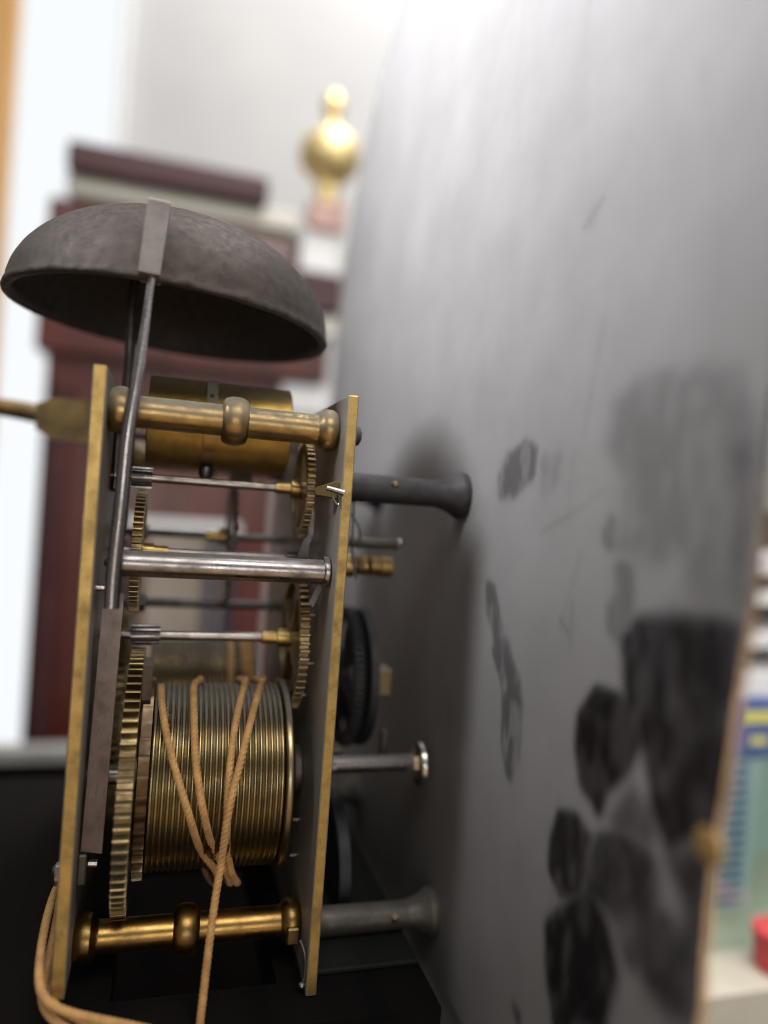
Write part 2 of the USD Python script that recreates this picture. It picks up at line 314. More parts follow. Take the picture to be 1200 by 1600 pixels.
# ---------------------------------------------------------------- setting: wall, boards
PLATE_BOTTOM, PLATE_TOP = -147.6, 31.6
YN, YF = 210.0, 356.0
def structure(name, m, mat, label):
    p = obj(name, m, mat, smooth=False); tag(stage.GetPrimAtPath(p), label, kind='structure'); return p

wx0, wx1 = at(193, 100, Y=1150)[0], 1700
structure('wall', chbox(-900, 1700, 1180, 1200, -600, 1500, 1), wall_paint, 'pale grey plaster wall behind everything')
holes = sbox(-8, 218, 40, 322)
seat = sbox(-420, 199, 86.5, 392).difference(holes)
m = trimesh.creation.extrude_polygon(seat, 18.0, engine='earcut'); m.apply_translation([0, 0, PLATE_BOTTOM - 18.2])
structure('bench_top', m, black_wood, 'black wooden seat board under the clock works')
structure('floor', chbox(-900, 1700, -100, 1180, -520, -500, 1), black_wood, 'dark floor far below')

structure('workbench', chbox(-700, 420, -700, 50, -262, -240, 3), bench_wood, 'pale workbench in front of the seat board')

# right-hand strip of the seat board, dark green-grey paint
b = obj('painted_rail', chbox(47, 86, 219, 391, PLATE_BOTTOM - 0.15, PLATE_BOTTOM + 1.6, 0.5), green_paint, base=(66, 300, PLATE_BOTTOM))
tag(stage.GetPrimAtPath(b), 'dull dark green rail on the black board under the dial feet', 'rail')

# ---------------------------------------------------------------- the clock works
W = thing('clock_movement', 'brass and steel striking clock movement with bell, wheels and grooved barrels', 'clock movement', (14, 283, PLATE_BOTTOM))

def plate(name, x0, x1, z0, z1, y0=YN, y1=YF):
    m = chbox(x0, x1, y0, y1, z0, z1, 0.35)
    return obj(name, m, brass_plate, W, smooth=20)

back = plate('back_plate', -23.0, -19.4, -140.5, PLATE_TOP + 0.4)
front = plate('front_plate', 47.5, 50.7, PLATE_BOTTOM, PLATE_TOP)
XB, XF = -19.4, 47.5

def pillar(y, z, x0=XB, x1=XF, mid=16.2, mat=brass):
    L = x1 - x0
    def knob(c, w, r, base):   # rounded ring
        t = np.linspace(0, np.pi, 11)
        return [(c - w * np.cos(a), base + (r - base) * np.sin(a) ** 0.7) for a in t]
    pr = [(x0, 0), (x0, 5.4), (x0 + 0.8, 6.3), (x0 + 2.6, 7.0), (x0 + 4.6, 6.7), (x0 + 5.8, 5.4), (x0 + 6.3, 4.9)]
    pr += [(x0 + 7, 4.7)] + knob(mid, 3.9, 7.4, 4.7) + [(x1 - 6.6, 4.7)]
    pr += [(x1 - 6.0, 5.0), (x1 - 5.2, 5.9), (x1 - 3.6, 6.6), (x1 - 1.6, 6.5), (x1 - 0.5, 5.9), (x1, 5.2), (x1, 0)]
    return obj('pillar', lathe(pr, 'x', 56, (0, y, z)), mat, W)
ZU, ZL = 21.8, -134.4
p1 = pillar(224, ZU)
p2 = pillar(228, ZL, mid=12.5, mat=brass_clean)
p3 = pillar(336, 13.2, mid=14.2)
p4 = pillar(338, ZL, mat=brass_clean)
# pillar nuts and pins outside the plates
obj('pillar_nut', lathe([(50.7, 0), (50.7, 2.9), (51.4, 3.4), (53.2, 3.5), (54.6, 2.9), (55.3, 1.7), (55.5, 0)], 'x', 32, (0, 223.5, 21.0)), steel_dark, p1)
lt = sweep([(45.5, 214.5, -133), (47.0, 213, -137), (47.2, 212.5, -141.5), (46.6, 212, -145.2)], 0.55, 0.5, 8)
obj('latch_pin', lt, steel_dark, W); obj('latch_knob', ball((46.5, 211.9, -145.3), 1.05, 2), steel, W)
obj('latch_block', chbox(42.6, 46.6, 220.4, 224, -138.2, -133.0, 0.5), cock_brass, W)

def arbor(y, z, x0, x1, r, mat=steel_drawn, tips=True):
    pr = [(x0, 0), (x0, r * 0.45), (x0 + 2.6, r * 0.5), (x0 + 3.0, r)] if tips else [(x0, 0), (x0, r)]
    pr += [(x1 - 3.0, r), (x1 - 2.6, r * 0.5), (x1, r * 0.45), (x1, 0)] if tips else [(x1, r), (x1, 0)]
    return obj('arbor', lathe(pr, 'x', 24, (0, y, z)), mat, W)

def pinion(par, y, z, x0, x1, r, n=8, mat=steel_pinion):
    return obj('pinion', plate_of(toothed(r, n, r * 0.36, 0.6, 0.46).difference(Point(0, 0).buffer(0.4)), x0, x1, y, z), mat, par, smooth=40)

def collet(par, y, z, x0, x1, x2, r1, r2):
    return obj('collet', lathe([(x0, 0), (x0, r1 - 0.2), (x0 + 0.2, r1), (x1, r1), (x1, r2 - 0.2), (x1 + 0.2, r2), (x2 - 0.2, r2), (x2, r2 - 0.2), (x2, 0)], 'x', 32, (0, y, z)), brass_bright, par)

def wheel(name, y, z, x0, x1, R, n, depth, rim, hub, arm, mat=brass_wheel, parent=W, **kw):
    return obj(name, plate_of(crossed(R, n, depth, rim, hub, arm, **kw), x0, x1, y, z), mat, parent, smooth=28)

# pin wheel of the strike: pinion, collet, crossed wheel with lifting pins
YP, ZP = 250, -48.2
a = arbor(YP, ZP, XB - 2, XF + 1, 1.55)
pinion(a, YP, ZP, -10.3, -1.2, 3.5, 8)
collet(a, YP, ZP, 32.0, 37.1, 41.6, 2.2, 3.2)
pw = wheel('pin_wheel', YP, ZP, 41.6, 44.5, 23.6, 56, 2.0, 2.6, 4.6, 3.4, turn=0.55)
for i in range(8):
    t = 2 * np.pi * i / 8 + 0.22
    obj('lifting_pin', rod(44.5, 47.0, 0.55, YP + 20.2 * np.cos(t), ZP + 20.2 * np.sin(t), 0.15, 10), steel_bright, pw)
# warning wheel, top right
YA, ZA = 245, 3.1
a = arbor(YA, ZA, XB - 2, XF + 1, 1.4)
pinion(a, YA, ZA, -13.2, -6.9, 3.5, 8)
collet(a, YA, ZA, 32.4, 37.5, 40.6, 1.9, 3.0)
wheel('warning_wheel', YA, ZA, 40.6, 43.0, 16.6, 48, 1.7, 1.8, 3.4, 2.2, turn=0.2)
# locking wheel on the left, its collet and the pinion on the right
YD, ZD = 250, -20.6
a = arbor(YD, ZD, XB - 2, XF + 1, 1.25)
obj('collet', lathe([(-8.4, 0), (-8.4, 2.7), (-5.0, 2.7), (-5.0, 2.0), (-0.6, 2.0), (-0.6, 0)], 'x', 28, (0, YD, ZD)), brass_bright, a)
pinion(a, YD, ZD, 38.2, 46.2, 2.7, 7)
wheel('locking_wheel', YD, ZD, -11.2, -8.4, 19.8, 60, 1.8, 2.2, 3.8, 2.6, turn=0.1)
# fly
YFl, ZFl = 256, 22.6
a = arbor(YFl, ZFl, XB - 2, XF + 1, 1.0)
pinion(a, YFl, ZFl, 40.2, 46.0, 2.4, 7)
rdr = 14.7
fl = obj('fly_drum', lathe([(-9.7, 0), (-9.7, rdr - 0.3), (-9.4, rdr), (7.6, rdr), (7.65, rdr - 0.25), (7.75, rdr - 0.25), (7.8, rdr), (36.1, rdr), (36.4, rdr - 0.3), (36.4, 0)], 'x', 96, (0, YFl, ZFl)), brass_fly, W)
obj('drum_strap', lathe([(8.3, rdr - 0.2), (8.3, rdr + 0.45), (11.7, rdr + 0.45), (11.7, rdr - 0.2)], 'x', 96, (0, YFl, ZFl)), brass, fl)
obj('strap_rivet', ball((9.9, YFl - 12.5, ZFl + 8.6), 0.75, 2, (1, 0.8, 1)), steel_dark, fl)
obj('strap_screw', lathe([(-4.2, 0), (-4.0, 1.6), (-2.6, 2.4), (0, 2.4), (0, 0)], 'z', 20, (9.8, YFl - 4, ZFl - rdr + 0.4)), steel_dark, fl)

# hammer arbor (thick steel) with collar and pointed pivot
YH, ZH = 220, -22.0
ha = obj('hammer_arbor', lathe([(-17.6, 0), (-17.6, 0.8), (-16.8, 1.6), (-15.6, 1.75), (-13.8, 1.75), (-13.6, 3.4), (-13.2, 3.75), (45.4, 3.75), (45.5, 4.55), (45.9, 4.75), (46.9, 4.75), (47.2, 4.5), (47.2, 0)], 'x', 48, (0, YH, ZH)), steel, W)
# hammer rod and head
pts = [at(236, 438, Y=212), at(228, 500, Y=212), at(213, 600, Y=212), at(200, 680, Y=212), at(190, 780, Y=212.5), at(181, 860, Y=213), at(174, 950, Y=213)]
pts[0] = pts[0] + [0.15, 0, 0.9]
hm = obj('hammer', sweep(pts, [1.15, 1.3, 1.65, 1.95, 2.0, 2.05, 2.1], 1.2, 18), steel, W)
h0 = trimesh.convex.convex_hull(np.vstack([[(x, y, z) for x, z in ((-12.0, 78.0), (-6.1, 77.8), (-7.6, 58.0), (-13.3, 58.3)) for y in (209.2, 219.5)],
                                            [(x, y, z) for x, z in ((-11.7, 78.3), (-6.4, 78.1), (-7.9, 57.7), (-13.0, 58.0)) for y in (209.5, 219.2)]]))
obj('hammer_head', h0, hammer_steel, hm, smooth=False)
# flat hammer spring, its foot and screws
def quad(pts, y0, y1):
    v = np.array([(p[0], y, p[2]) for y in (y0, y1) for p in pts])
    return trimesh.convex.convex_hull(v)
sp = [at(162, 927, Y=222), at(194, 927, Y=222), at(159, 1334, Y=222), at(126, 1330, Y=222)]
hs = obj('hammer_spring', quad(sp, 222, 223.6), spring_steel, W, smooth=False)
fq = [at(112, 1338, Y=222), at(136, 1338, Y=222), at(133, 1384, Y=222), at(110, 1384, Y=222)]
ft = chbox(XB + 0.05, fq[1][0], 222, 230, fq[2][2], fq[0][2], 0.4)
obj('spring_foot', ft, foot_brass, hs, smooth=False)
obj('screw', rod(fq[1][0], fq[1][0] + 2.8, 1.1, 226, (fq[0][2] + fq[2][2]) / 2, 0.2, 16), steel_bright, hs)
sc = at(90, 1366, Y=228)
obj('screw', lathe([(-26.8, 0), (-26.6, 2.0), (-25.6, 3.3), (-23.0, 3.7), (-23.0, 0)], 'x', 28, (0, 228, sc[2])), steel, back)
obj('stop_pin', lathe([(-19.4, 0), (-19.4, 0.9), (-15.0, 0.9), (-14.6, 0.5), (-14.6, 0)], 'x', 14, (0, 221, at(160, 922, Y=221)[2] + 0.6)), steel_bright, back)

# strike great wheel, ratchet, click, barrel
YG, ZG, RG, RB = 246, -92.8, 40.5, 29.0
ga = arbor(YG, ZG, XB - 2, 60.5, 3.0, steel_drawn)
gw = wheel('great_wheel', YG, ZG, -9.6, -5.4, RG, 78, 2.9, 5.0, 9.0, 6.0, mat=brass_old, bore=3, fill=0.45, tip=0.3)
obj('ratchet_wheel', plate_of(toothed(31.0, 36, 1.9, saw=True).difference(Point(0, 0).buffer(3)), -4.6, -1.6, YG, ZG), ratchet_steel, W, smooth=25)
ck = at(233, 1090, Y=216)
obj('click', plate_of(Polygon([(-3, 8), (1, 9.5), (4, 6), (3.4, -1), (1.2, -4.2), (-0.6, -2.5)]), -4.9, -2.4, ck[1] + 1.5, ck[2] + 1.5), steel_dark, W, smooth=False)
def barrel_profile(x0, x1, turns, flange=True):
    pr = [(x0, 0), (x0, RB - 2.2), (x0 + 0.3, RB - 0.4)]
    w = (x1 - 2.6 - x0) / turns
    for i in range(turns):
        c = x0 + w * (i + 0.5)
        for u in (-0.46, -0.30, -0.12, 0.12, 0.30, 0.46):
            pr.append((c + u * w, RB - 0.75 * (2 * abs(u)) ** 2.4))
    pr += [(x1 - 2.5, RB - 1.0), (x1 - 2.4, RB + 1.0), (x1 - 2.0, RB + 1.5), (x1 - 0.6, RB + 1.5), (x1, RB + 1.1), (x1, 0)]
    return pr
bar = obj('barrel', lathe(barrel_profile(-1.5, 41.0, 24), 'x', 120, (0, YG, ZG)), brass_barrel, W, smooth=60)
obj('arbor_boss', rod(41.0, 44.6, 4.8, YG, ZG, 0.5), foot_brass, ga)
obj('arbor_boss', rod(44.6, 47.4, 8.5, YG, ZG, 0.4), steel_dark, ga)
for zz in (-107.5, -119.5):
    obj('plate_pin', rod(45.4, 47.6, 0.45, 240, zz, 0.1, 8), steel_bright, front)

# going train behind: barrel, great wheel, centre, escape wheel, pallets
YG2 = 320
g2 = arbor(YG2, ZG, XB - 2, 60.5, 3.0, steel_drawn)
wheel('great_wheel', YG2, ZG, -16.6, -13.4, RG, 78, 2.9, 5.0, 9.0, 6.0, bore=3, fill=0.45, tip=0.3)
obj('barrel', lathe(barrel_profile(-5.0, 38.0, 24), 'x', 96, (0, YG2, ZG)), brass_barrel, W, smooth=60)
YC, ZC = 300, -44.8
a = arbor(YC, ZC, XB - 2, 60, 1.9, steel_dark)
pinion(a, YC, ZC - 0.0, -14, -7.6, 4.0, 8)
wheel('centre_wheel', YC + 6, ZC, -18.9, -17.0, 24, 64, 2.0, 2.4, 5, 3, mat=foot_brass)
YE, ZE = 300, -17.4
a = arbor(YE, ZE, XB - 2, XF + 1, 1.5, steel_dark)
pinion(a, YE, ZE, -14, -8.5, 3.2, 8)
collet(a, YE, ZE, 13.6, 18.6, 21.0, 2.2, 3.5)
wheel('escape_wheel', YE, ZE, 22.4, 23.6, 27.5, 30, 4.0, 1.8, 4.0, 2.0, mat=foot_brass, fill=0.45, tip=0.1)
a = arbor(308, 20.2, XB - 2, XF + 1, 1.3, steel_dark)
pal = Polygon([(-12, -12), (-10, -3), (-3, 2.6), (3, 2.6), (10, -3), (12, -12), (9.4, -12.6), (7.4, -5), (2, -1.8), (-2, -1.8), (-7.4, -5), (-9.4, -12.6)])
obj('pallets', plate_of(pal.buffer(0.5), 21.5, 28.5, 296, 18), steel_dark, W, smooth=25)

# cock with taper pin near the front plate's edge, locking levers
ckp = [at(490, 750, Y=215), at(526, 742, Y=213), at(526, 763, Y=213), at(492, 758, Y=215)]
wedge = trimesh.convex.convex_hull(np.array([(40.6, 216, 3.7), (40.8, 216, 1.7), (46.6, 212.6, 5.7), (46.7, 212.6, 1.0), (47.4, 219, 6.2), (47.4, 219, 0.6), (42, 219, 3.8), (42, 219, 1.6), (47.4, 212.8, 5.6), (47.4, 212.8, 1.2)]))
cw = obj('cock', wedge, brass_bright, W, smooth=False)
obj('taper_pin', sweep([(43.2, 211.6, 3.8), (45.5, 211.0, 3.3), (48.2, 210.3, 2.6)], [0.75, 0.85, 1.0], 0.4, 10), steel_bright, cw)
obj('pin_wire', sweep([(44.4, 211.2, 3.0), (45.8, 210.4, -0.2), (46.6, 210.2, -0.9), (46.7, 210.5, 2.2)], 0.28, 0.3, 6), steel, cw)
def flat(pxs, x0, x1, Y):
    q = [at(x, y, Y=Y) for x, y in pxs]
    m = trimesh.creation.extrude_polygon(Polygon([(p[0], p[2]) for p in q]).buffer(0.15), 1.6, engine='earcut')
    v = m.vertices.copy(); m.vertices = np.stack([v[:, 0], Y + v[:, 2], v[:, 1]], 1); m.fix_normals(); return m
obj('locking_lever', flat([(487, 788), (491, 800), (489, 835), (483, 850), (480, 872), (466, 868), (474, 846), (482, 835)], 0, 0, 236), steel_dark, W, smooth=False)
obj('lifting_lever', flat([(505, 898), (509, 905), (489, 948), (483, 942)], 0, 0, 226), steel_dark, W, smooth=False)
obj('pivot', sweep([at(483, 772, Y=245), at(497, 770, Y=245)], [1.0, 1.2], 0.4, 10), steel_dark, W)

# back cock and crutch behind the back plate (left, out of focus)
bc = at(75, 655, Y=352); b2 = at(0, 640, Y=352); b3 = at(145, 665, Y=352)
x1_ = at(64, 650, Y=352)[0]
ck1 = trimesh.convex.convex_hull(np.array([(x, y, z) for x, a_, b_ in ((x1_, -5.5, 5.5), (x1_ + 6, -9.0, 8.5), (-23.05, -10.5, 9.0)) for y in (340, 354) for z in (bc[2] + a_, bc[2] + b_)]))
obj('back_cock', ck1, cock_brass, W, smooth=False)
obj('crutch_arm', sweep([(x1_ + 3, 347, bc[2] + 1), (x1_ - 12, 347, b2[2] + 0.5), (-150, 347, b2[2] + 3)], [4.2, 3.2, 2.8], 2, 14), cock_brass, W)
obj('cock_screw', lathe([(-26, 0), (-25.6, 1.6), (-24.5, 2.1), (-23, 2.2), (-23, 0)], 'x', 20, (0, 236, at(140, 678, Y=236)[2])), steel_dark, back)

# bell: stand, shell, nut
BC = np.array([-4.0, 266.0, 58.2]); TILT = 0.055
t = np.linspace(0, np.pi / 2, 34)
Ro, Ho, th = 53.2, 34.0, 2.6
outer = [(Ro * np.cos(a) ** 0.95, Ho * np.sin(a) ** 1.0) for a in t]
inner = [((Ro - th) * np.cos(a) ** 0.95, (Ho - th) * np.sin(a) ** 1.0) for a in t[::-1]]
prof = [(0.2, Ro - 0.9), (-1.1, Ro - 0.3), (-1.5, Ro + 0.5), (-1.1, Ro + 1.2), (0.2, Ro + 0.9), (1.4, Ro + 0.2)]
prof = [(z, r) for r, z in inner][:-1] + [(0.4, Ro - th), (-1.0, Ro - th + 0.4), (-1.5, Ro - 0.9), (-1.3, Ro + 0.3), (-0.5, Ro + 0.7), (0.5, Ro + 0.45), (1.6, Ro - 0.05)] + [(z, r) for r, z in outer][2:]
prof = [(z, max(r, 0.0)) for z, r in prof]
bm = lathe(prof, 'z', 160)
n = meshkit.fbm(bm.vertices * 0.22, 4, 3) - 0.5
rim = np.exp(-((bm.vertices[:, 2] - 0.5) / 2.2) ** 2)
rad = np.linalg.norm(bm.vertices[:, :2], axis=1, keepdims=True)
bm.vertices = bm.vertices * (1 + 0.006 * n[:, None]) + np.c_[bm.vertices[:, :2] / np.maximum(rad, 1) * (rim * (meshkit.noise(bm.vertices * 0.5, 7) - 0.5) * 0.7)[:, None], (rim * (meshkit.noise(bm.vertices * 0.45, 9) - 0.5) * 0.8)[:, None]]
tm = trimesh.transformations.rotation_matrix(TILT, [0, 1, 0])
bm.apply_transform(tm); bm.apply_translation(BC)
bl = obj('bell', bm, bell_metal, W, smooth=50)
ap = BC + tm[:3, :3] @ np.array([0, 0, Ho])
nut = chbox(-3.4, 3.4, -3.4, 3.4, -0.5, 2.6, 0.5); nut.apply_transform(tm); nut.apply_translation(ap)
obj('bell_nut', nut, foot_brass, bl, smooth=False)
stand = sweep([(-17.6, 252, 2), (-17.4, 254, 14), (-17.0, 257, 30), (-17.4, 258, 50), (-17.0, 259, 70), (-13, 261, 83), (-6, 264, 89.5), (ap[0], 266, ap[2] - 1)], [2.6, 2.6, 2.2, 1.7, 1.6, 1.7, 1.8, 1.8], 1.2, 12)
obj('bell_stand', stand, steel_dark, W)
obj('stand_foot', chbox(XB + 0.05, -15.2, 244, 262, -2, 24, 1.0), steel_dark, W, smooth=False)

# motion work in front of the front plate
XO = 50.7
def px_disc(name, cx, ytop, ybot, Y, x0, x1, mat, n=0, parent=W):
    zt, zb = at(cx, ytop, Y=Y)[2], at(cx, ybot, Y=Y)[2]
    r, z = (zt - zb) / 2, (zt + zb) / 2
    poly = crossed(r, n, 1.8, 3, 5, 4) if n else Point(0, 0).buffer(r, 48).difference(Point(0, 0).buffer(1))
    return obj(name, plate_of(poly, x0, x1, Y, z), mat, parent, smooth=28)
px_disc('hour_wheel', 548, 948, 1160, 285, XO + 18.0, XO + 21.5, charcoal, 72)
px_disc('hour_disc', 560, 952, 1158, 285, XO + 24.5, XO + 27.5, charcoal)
px_disc('snail', 552, 1040, 1120, 285, XO + 21.5, XO + 24.5, foot_brass)
cz = at(590, 885, Y=262)[2]
cn = obj('cannon_pipe', lathe([(XO + 0.1, 0), (XO + 0.1, 6.2), (XO + 5, 6.4), (XO + 7, 3.4), (XO + 12, 3.3), (XO + 12, 4.1), (XO + 15, 4.2), (XO + 15.2, 2.7), (XO + 27, 2.6), (XO + 27, 0)], 'x', 32, (0, 262, cz)), steel_dark, W)
obj('brass_collar', lathe([(XO + 8, 0), (XO + 8, 4.0), (XO + 9, 4.4), (XO + 14, 4.4), (XO + 14, 0)], 'x', 28, (0, 262, cz)), brass_bright, cn)
hel = [(XO + 14.8 + 9.8 * u, 262 + 3.3 * np.cos(2 * np.pi * 6 * u), cz + 3.3 * np.sin(2 * np.pi * 6 * u)) for u in np.linspace(0, 1, 97)]
obj('coil_spring', sweep(hel, 0.55, 0.7, 8), brass_bright, cn)
obj('collet', rod(XO + 24.6, XO + 29.5, 3.9, 262, cz), brass_bright, cn)
pz = at(590, 849, Y=258)[2]
po = obj('post', rod(XO + 0.1, at(622, 849, Y=258)[0], 2.0, 258, pz, 0.4), foot_brass, W)
obj('post_tip', ball((at(625, 845, Y=258)[0], 258, pz + 0.6), 1.7, 2), steel_bright, po)
w1 = [at(x, y, Y=250) for x, y in ((543, 800), (556, 814), (562, 832), (560, 858))]
obj('bell_wire', sweep(w1, 0.38, 0.5, 6), steel_dark, W)
w2 = [at(x, y, Y=246) for x, y in ((553, 782), (551, 830), (551, 875), (557, 905))]
obj('return_wire', sweep(w2, 0.4, 0.5, 6), foot_brass, W)
wz = at(600, 1192, Y=250)[2]
ws = obj('winding_arbor', lathe([(XO + 0.1, 0), (XO + 0.1, 5.2), (XO + 8.5, 5.0), (XO + 8.6, 3.1), (90, 2.9), (90, 0)], 'x', 24, (0, 250, wz)), steel, W)
obj('winding_square', chbox(87, 94.4, 247.6, 252.4, wz - 2.4, wz + 2.4, 0.5), nickel, ws, smooth=False)
obj('square_washer', lathe([(91.2, 0), (91.2, 4.5), (91.8, 7.6), (93, 8.0), (94, 7.4), (94, 0)], 'x', 28, (0, 250, wz - 0.6)), nickel, ws)
obj('motion_bracket', [chbox(XO, XO + 14, 254, 262, at(540, 1176, Y=255)[2] - 1.5, at(540, 1176, Y=255)[2] + 1.5, 0.4)], foot_brass, W, smooth=False)
obj('minute_block', chbox(at(578, 1060, Y=268)[0], at(606, 1060, Y=268)[0], 262, 272, at(590, 1083, Y=268)[2], at(590, 1040, Y=268)[2], 0.8), brass, W, smooth=False)
obj('minute_post', rod(XO + 27.5, at(606, 1060, Y=268)[0], 2.6, 280, at(590, 1070, Y=268)[2] - 1), foot_brass, W)
obj('rack_arm', [chbox(at(594, 1150, Y=258)[0], at(604, 1150, Y=258)[0], 256, 259, at(597, 1185, Y=258)[2], at(597, 1140, Y=258)[2], 0.4)], foot_brass, W, smooth=False)
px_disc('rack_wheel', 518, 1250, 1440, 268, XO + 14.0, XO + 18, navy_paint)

# ---------------------------------------------------------------- clock dial on its four feet
XD = 95.0
D = thing('clock_dial', 'tall round-topped sheet iron clock dial seen from its worn grey back', 'clock dial', (XD, 286, -240))
zs = np.r_[np.linspace(-245, 90, 330), 90 + 184 * np.sin(np.linspace(0, np.pi / 2, 130))[1:]]
half = np.where(zs <= 90, 184.0, np.sqrt(np.maximum(184.0 ** 2 - (zs - 90) ** 2, 0.0)))
half[-1] = 0.5
jag = (meshkit.fbm(np.c_[zs * 0.12, zs * 0, zs * 0], 4, 5) - 0.5) * 1.0
U = np.linspace(-1, 1, 400)
shift = np.interp(zs, [-245, -90, -67, -53, -41, -30, -18, -7, 24, 90], [4, 3.6, 3.5, 2.9, 1.6, 0.5, -0.7, -1.3, -2.0, -2.0])
gy = 286 + (half + jag)[:, None] * U[None] + shift[:, None] * np.clip(-U[None], 0, 1); gz = np.repeat(zs[:, None], len(U), 1)
bow = 2.2 * (1 - U[None] ** 2) * np.ones_like(gz)       # the sheet is very slightly dished
wear = np.zeros_like(gz)
nz = meshkit.fbm(np.stack([gy * 0.045, gz * 0.045, gz * 0], -1), 5, 11) - 0.5
nf = meshkit.fbm(np.stack([gy * 0.3, gz * 0.12, gz * 0], -1), 4, 21)
def patch(pts, origin, scale, value, soft, rough=5.0, mottled=0.35):
    poly = Polygon([tuple(at(origin[0] + x / scale, origin[1] + y / scale, X=XD)[1:]) for x, y in pts]).buffer(0).buffer(1.5).buffer(-3.5).buffer(2.5)
    if poly.is_empty: return
    b = poly.bounds; m = (gy > b[0] - 14) & (gy < b[2] + 14) & (gz > b[1] - 14) & (gz < b[3] + 14)
    yy, zz = gy[m], gz[m]; q = spoints(yy, zz)
    d = np.where(contains_xy(poly, yy, zz), -distance(poly.boundary, q), distance(poly, q))
    k = 1 / (1 + np.exp(np.clip((d + rough * (nz[m] + 0.5 * n5[m])) / soft, -40, 40)))
    wear[m] = np.maximum(wear[m], value * k * (1 - mottled * np.clip((nf[m] - 0.45) * 4, 0, 1)))
n5 = meshkit.fbm(np.stack([gy * 0.25, gz * 0.2, gz * 0], -1), 3, 31) - 0.5
def scratch(y0, z0, y1, z1, value, w=0.45):
    t_ = np.clip(((gy - y0) * (y1 - y0) + (gz - z0) * (z1 - z0)) / ((y1 - y0) ** 2 + (z1 - z0) ** 2), 0, 1)
    d = np.hypot(gy - y0 - t_ * (y1 - y0) + 1.2 * n5, gz - z0 - t_ * (z1 - z0))
    k = value * np.exp(-(d / w) ** 2)
    np.maximum(wear, k, out=wear)
for _ in range(14):
    y0, z0 = rng.uniform(108, 400), rng.uniform(-130, 200); a_ = rng.gauss(1.45, 0.22); l_ = rng.uniform(6, 30)
    scratch(y0, z0, y0 + l_ * math.cos(a_), z0 + l_ * math.sin(a_), rng.uniform(0.06, 0.16), rng.uniform(0.5, 0.9))
for a1, b1, v in (((838, 832), (905, 790), 0.2), ((905, 790), (945, 762), 0.12), ((868, 965), (880, 990), 0.4), ((888, 940), (884, 1010), 0.3), ((905, 355), (938, 306), 0.35), ((1000, 1250), (1060, 1390), 0.1)):
    p_, q_ = at(*a1, X=XD), at(*b1, X=XD); scratch(p_[1], p_[2], q_[1], q_[2], v, 0.6)
A, sA = (700, 1000), 2.666
patch([(520, 300), (600, 190), (700, 220), (770, 340), (790, 450), (740, 560), (660, 640), (610, 770), (590, 700), (530, 600), (510, 450)], A, sA, 1.0, 0.4, 2, 0.15)
patch([(720, 130), (740, 0), (760, -60), (1150, -60), (1190, 0), (1170, 750), (1100, 820), (900, 880), (840, 700), (820, 560), (790, 430), (730, 300)], A, sA, 0.97, 0.5, 5, 0.2)
patch([(760, 330), (850, 560), (900, 860), (1120, 900), (1180, 0), (800, 0)], A, sA, 0.95, 1.2, 10, 0.25)
patch([(640, 780), (700, 690), (760, 600), (830, 700), (870, 860), (760, 830)], A, sA, 0.72, 1.0, 4, 0.3)
patch([(440, 710), (520, 720), (590, 820), (560, 950), (540, 1060), (450, 1100), (400, 960), (405, 820)], A, sA, 0.95, 0.4, 2, 0.2)
patch([(600, 810), (700, 800), (860, 900), (880, 1050), (820, 1180), (700, 1150), (540, 1060), (560, 900)], A, sA, 0.9, 0.6, 3, 0.25)
patch([(430, 1100), (560, 1040), (640, 1150), (700, 1400), (650, 1640), (430, 1640), (390, 1400), (385, 1200)], A, sA, 0.97, 0.5, 3, 0.2)
patch([(880, 860), (1130, 840), (1100, 1100), (1050, 1380), (1010, 1300), (960, 1120)], A, sA, 0.9, 1.0, 6, 0.25)
patch([(560, 950), (860, 980), (840, 1170), (700, 1190), (640, 1120)], A, sA, 0.88, 0.8, 4, 0.2)
patch([(1000, 900), (1130, 950), (1060, 1350), (1030, 1640), (900, 1550), (800, 1400), (960, 1150)], A, sA, 0.85, 1.2, 8, 0.35)
patch([(700, 1180), (880, 1100), (960, 1160), (860, 1420), (740, 1330)], A, sA, 0.78, 1.0, 8, 0.3)
patch([(150, 0), (230, 50), (275, 160), (285, 280), (270, 480), (230, 600), (205, 450), (205, 200)], A, sA, 0.62, 0.5, 3, 0.6)
patch([(220, 1450), (250, 1490), (300, 1600), (260, 1600)], A, sA, 0.7, 0.5, 2, 0.4)
patch([(100, 720), (150, 760), (150, 800), (120, 780)], A, sA, 0.45, 0.8, 2, 0.5)
B_, sB = (820, 560), 2.963
patch([(390, 200), (520, 100), (700, 60), (1000, 60), (1100, 300), (1060, 700), (1000, 960), (800, 900), (560, 960), (400, 900), (440, 700), (420, 520), (355, 400)], B_, sB, 0.38, 1.0, 6, 0.4)
patch([(430, 560), (420, 700), (400, 830), (420, 900), (360, 880), (345, 820), (380, 700)], B_, sB, 0.5, 0.4, 1, 0.3)
patch([(400, 930), (490, 950), (490, 1100), (470, 1230), (430, 1340), (370, 1260), (370, 1150), (410, 1070)], B_, sB, 0.45, 0.4, 1, 0.2)
patch([(440, 1290), (530, 1220), (760, 1180), (980, 1200), (1010, 1240), (980, 1640), (500, 1640), (440, 1450)], B_, sB, 0.96, 0.7, 4, 0.15)
patch([(780, 400), (900, 300), (950, 600), (880, 1200), (760, 1200), (740, 900)], B_, sB, 0.42, 1.5, 5, 0.5)
patch([(940, 400), (1100, 300), (1050, 700), (1010, 1240), (940, 1240)], B_, sB, 0.75, 2.0, 5, 0.3)
patch([(770, 745), (785, 705), (815, 685), (832, 700), (828, 745), (800, 770), (772, 775)], (0, 0), 1, 0.62, 0.6, 4, 0.4)
patch([(835, 715), (870, 705), (865, 750), (840, 780)], (0, 0), 1, 0.28, 0.8, 4, 0.5)
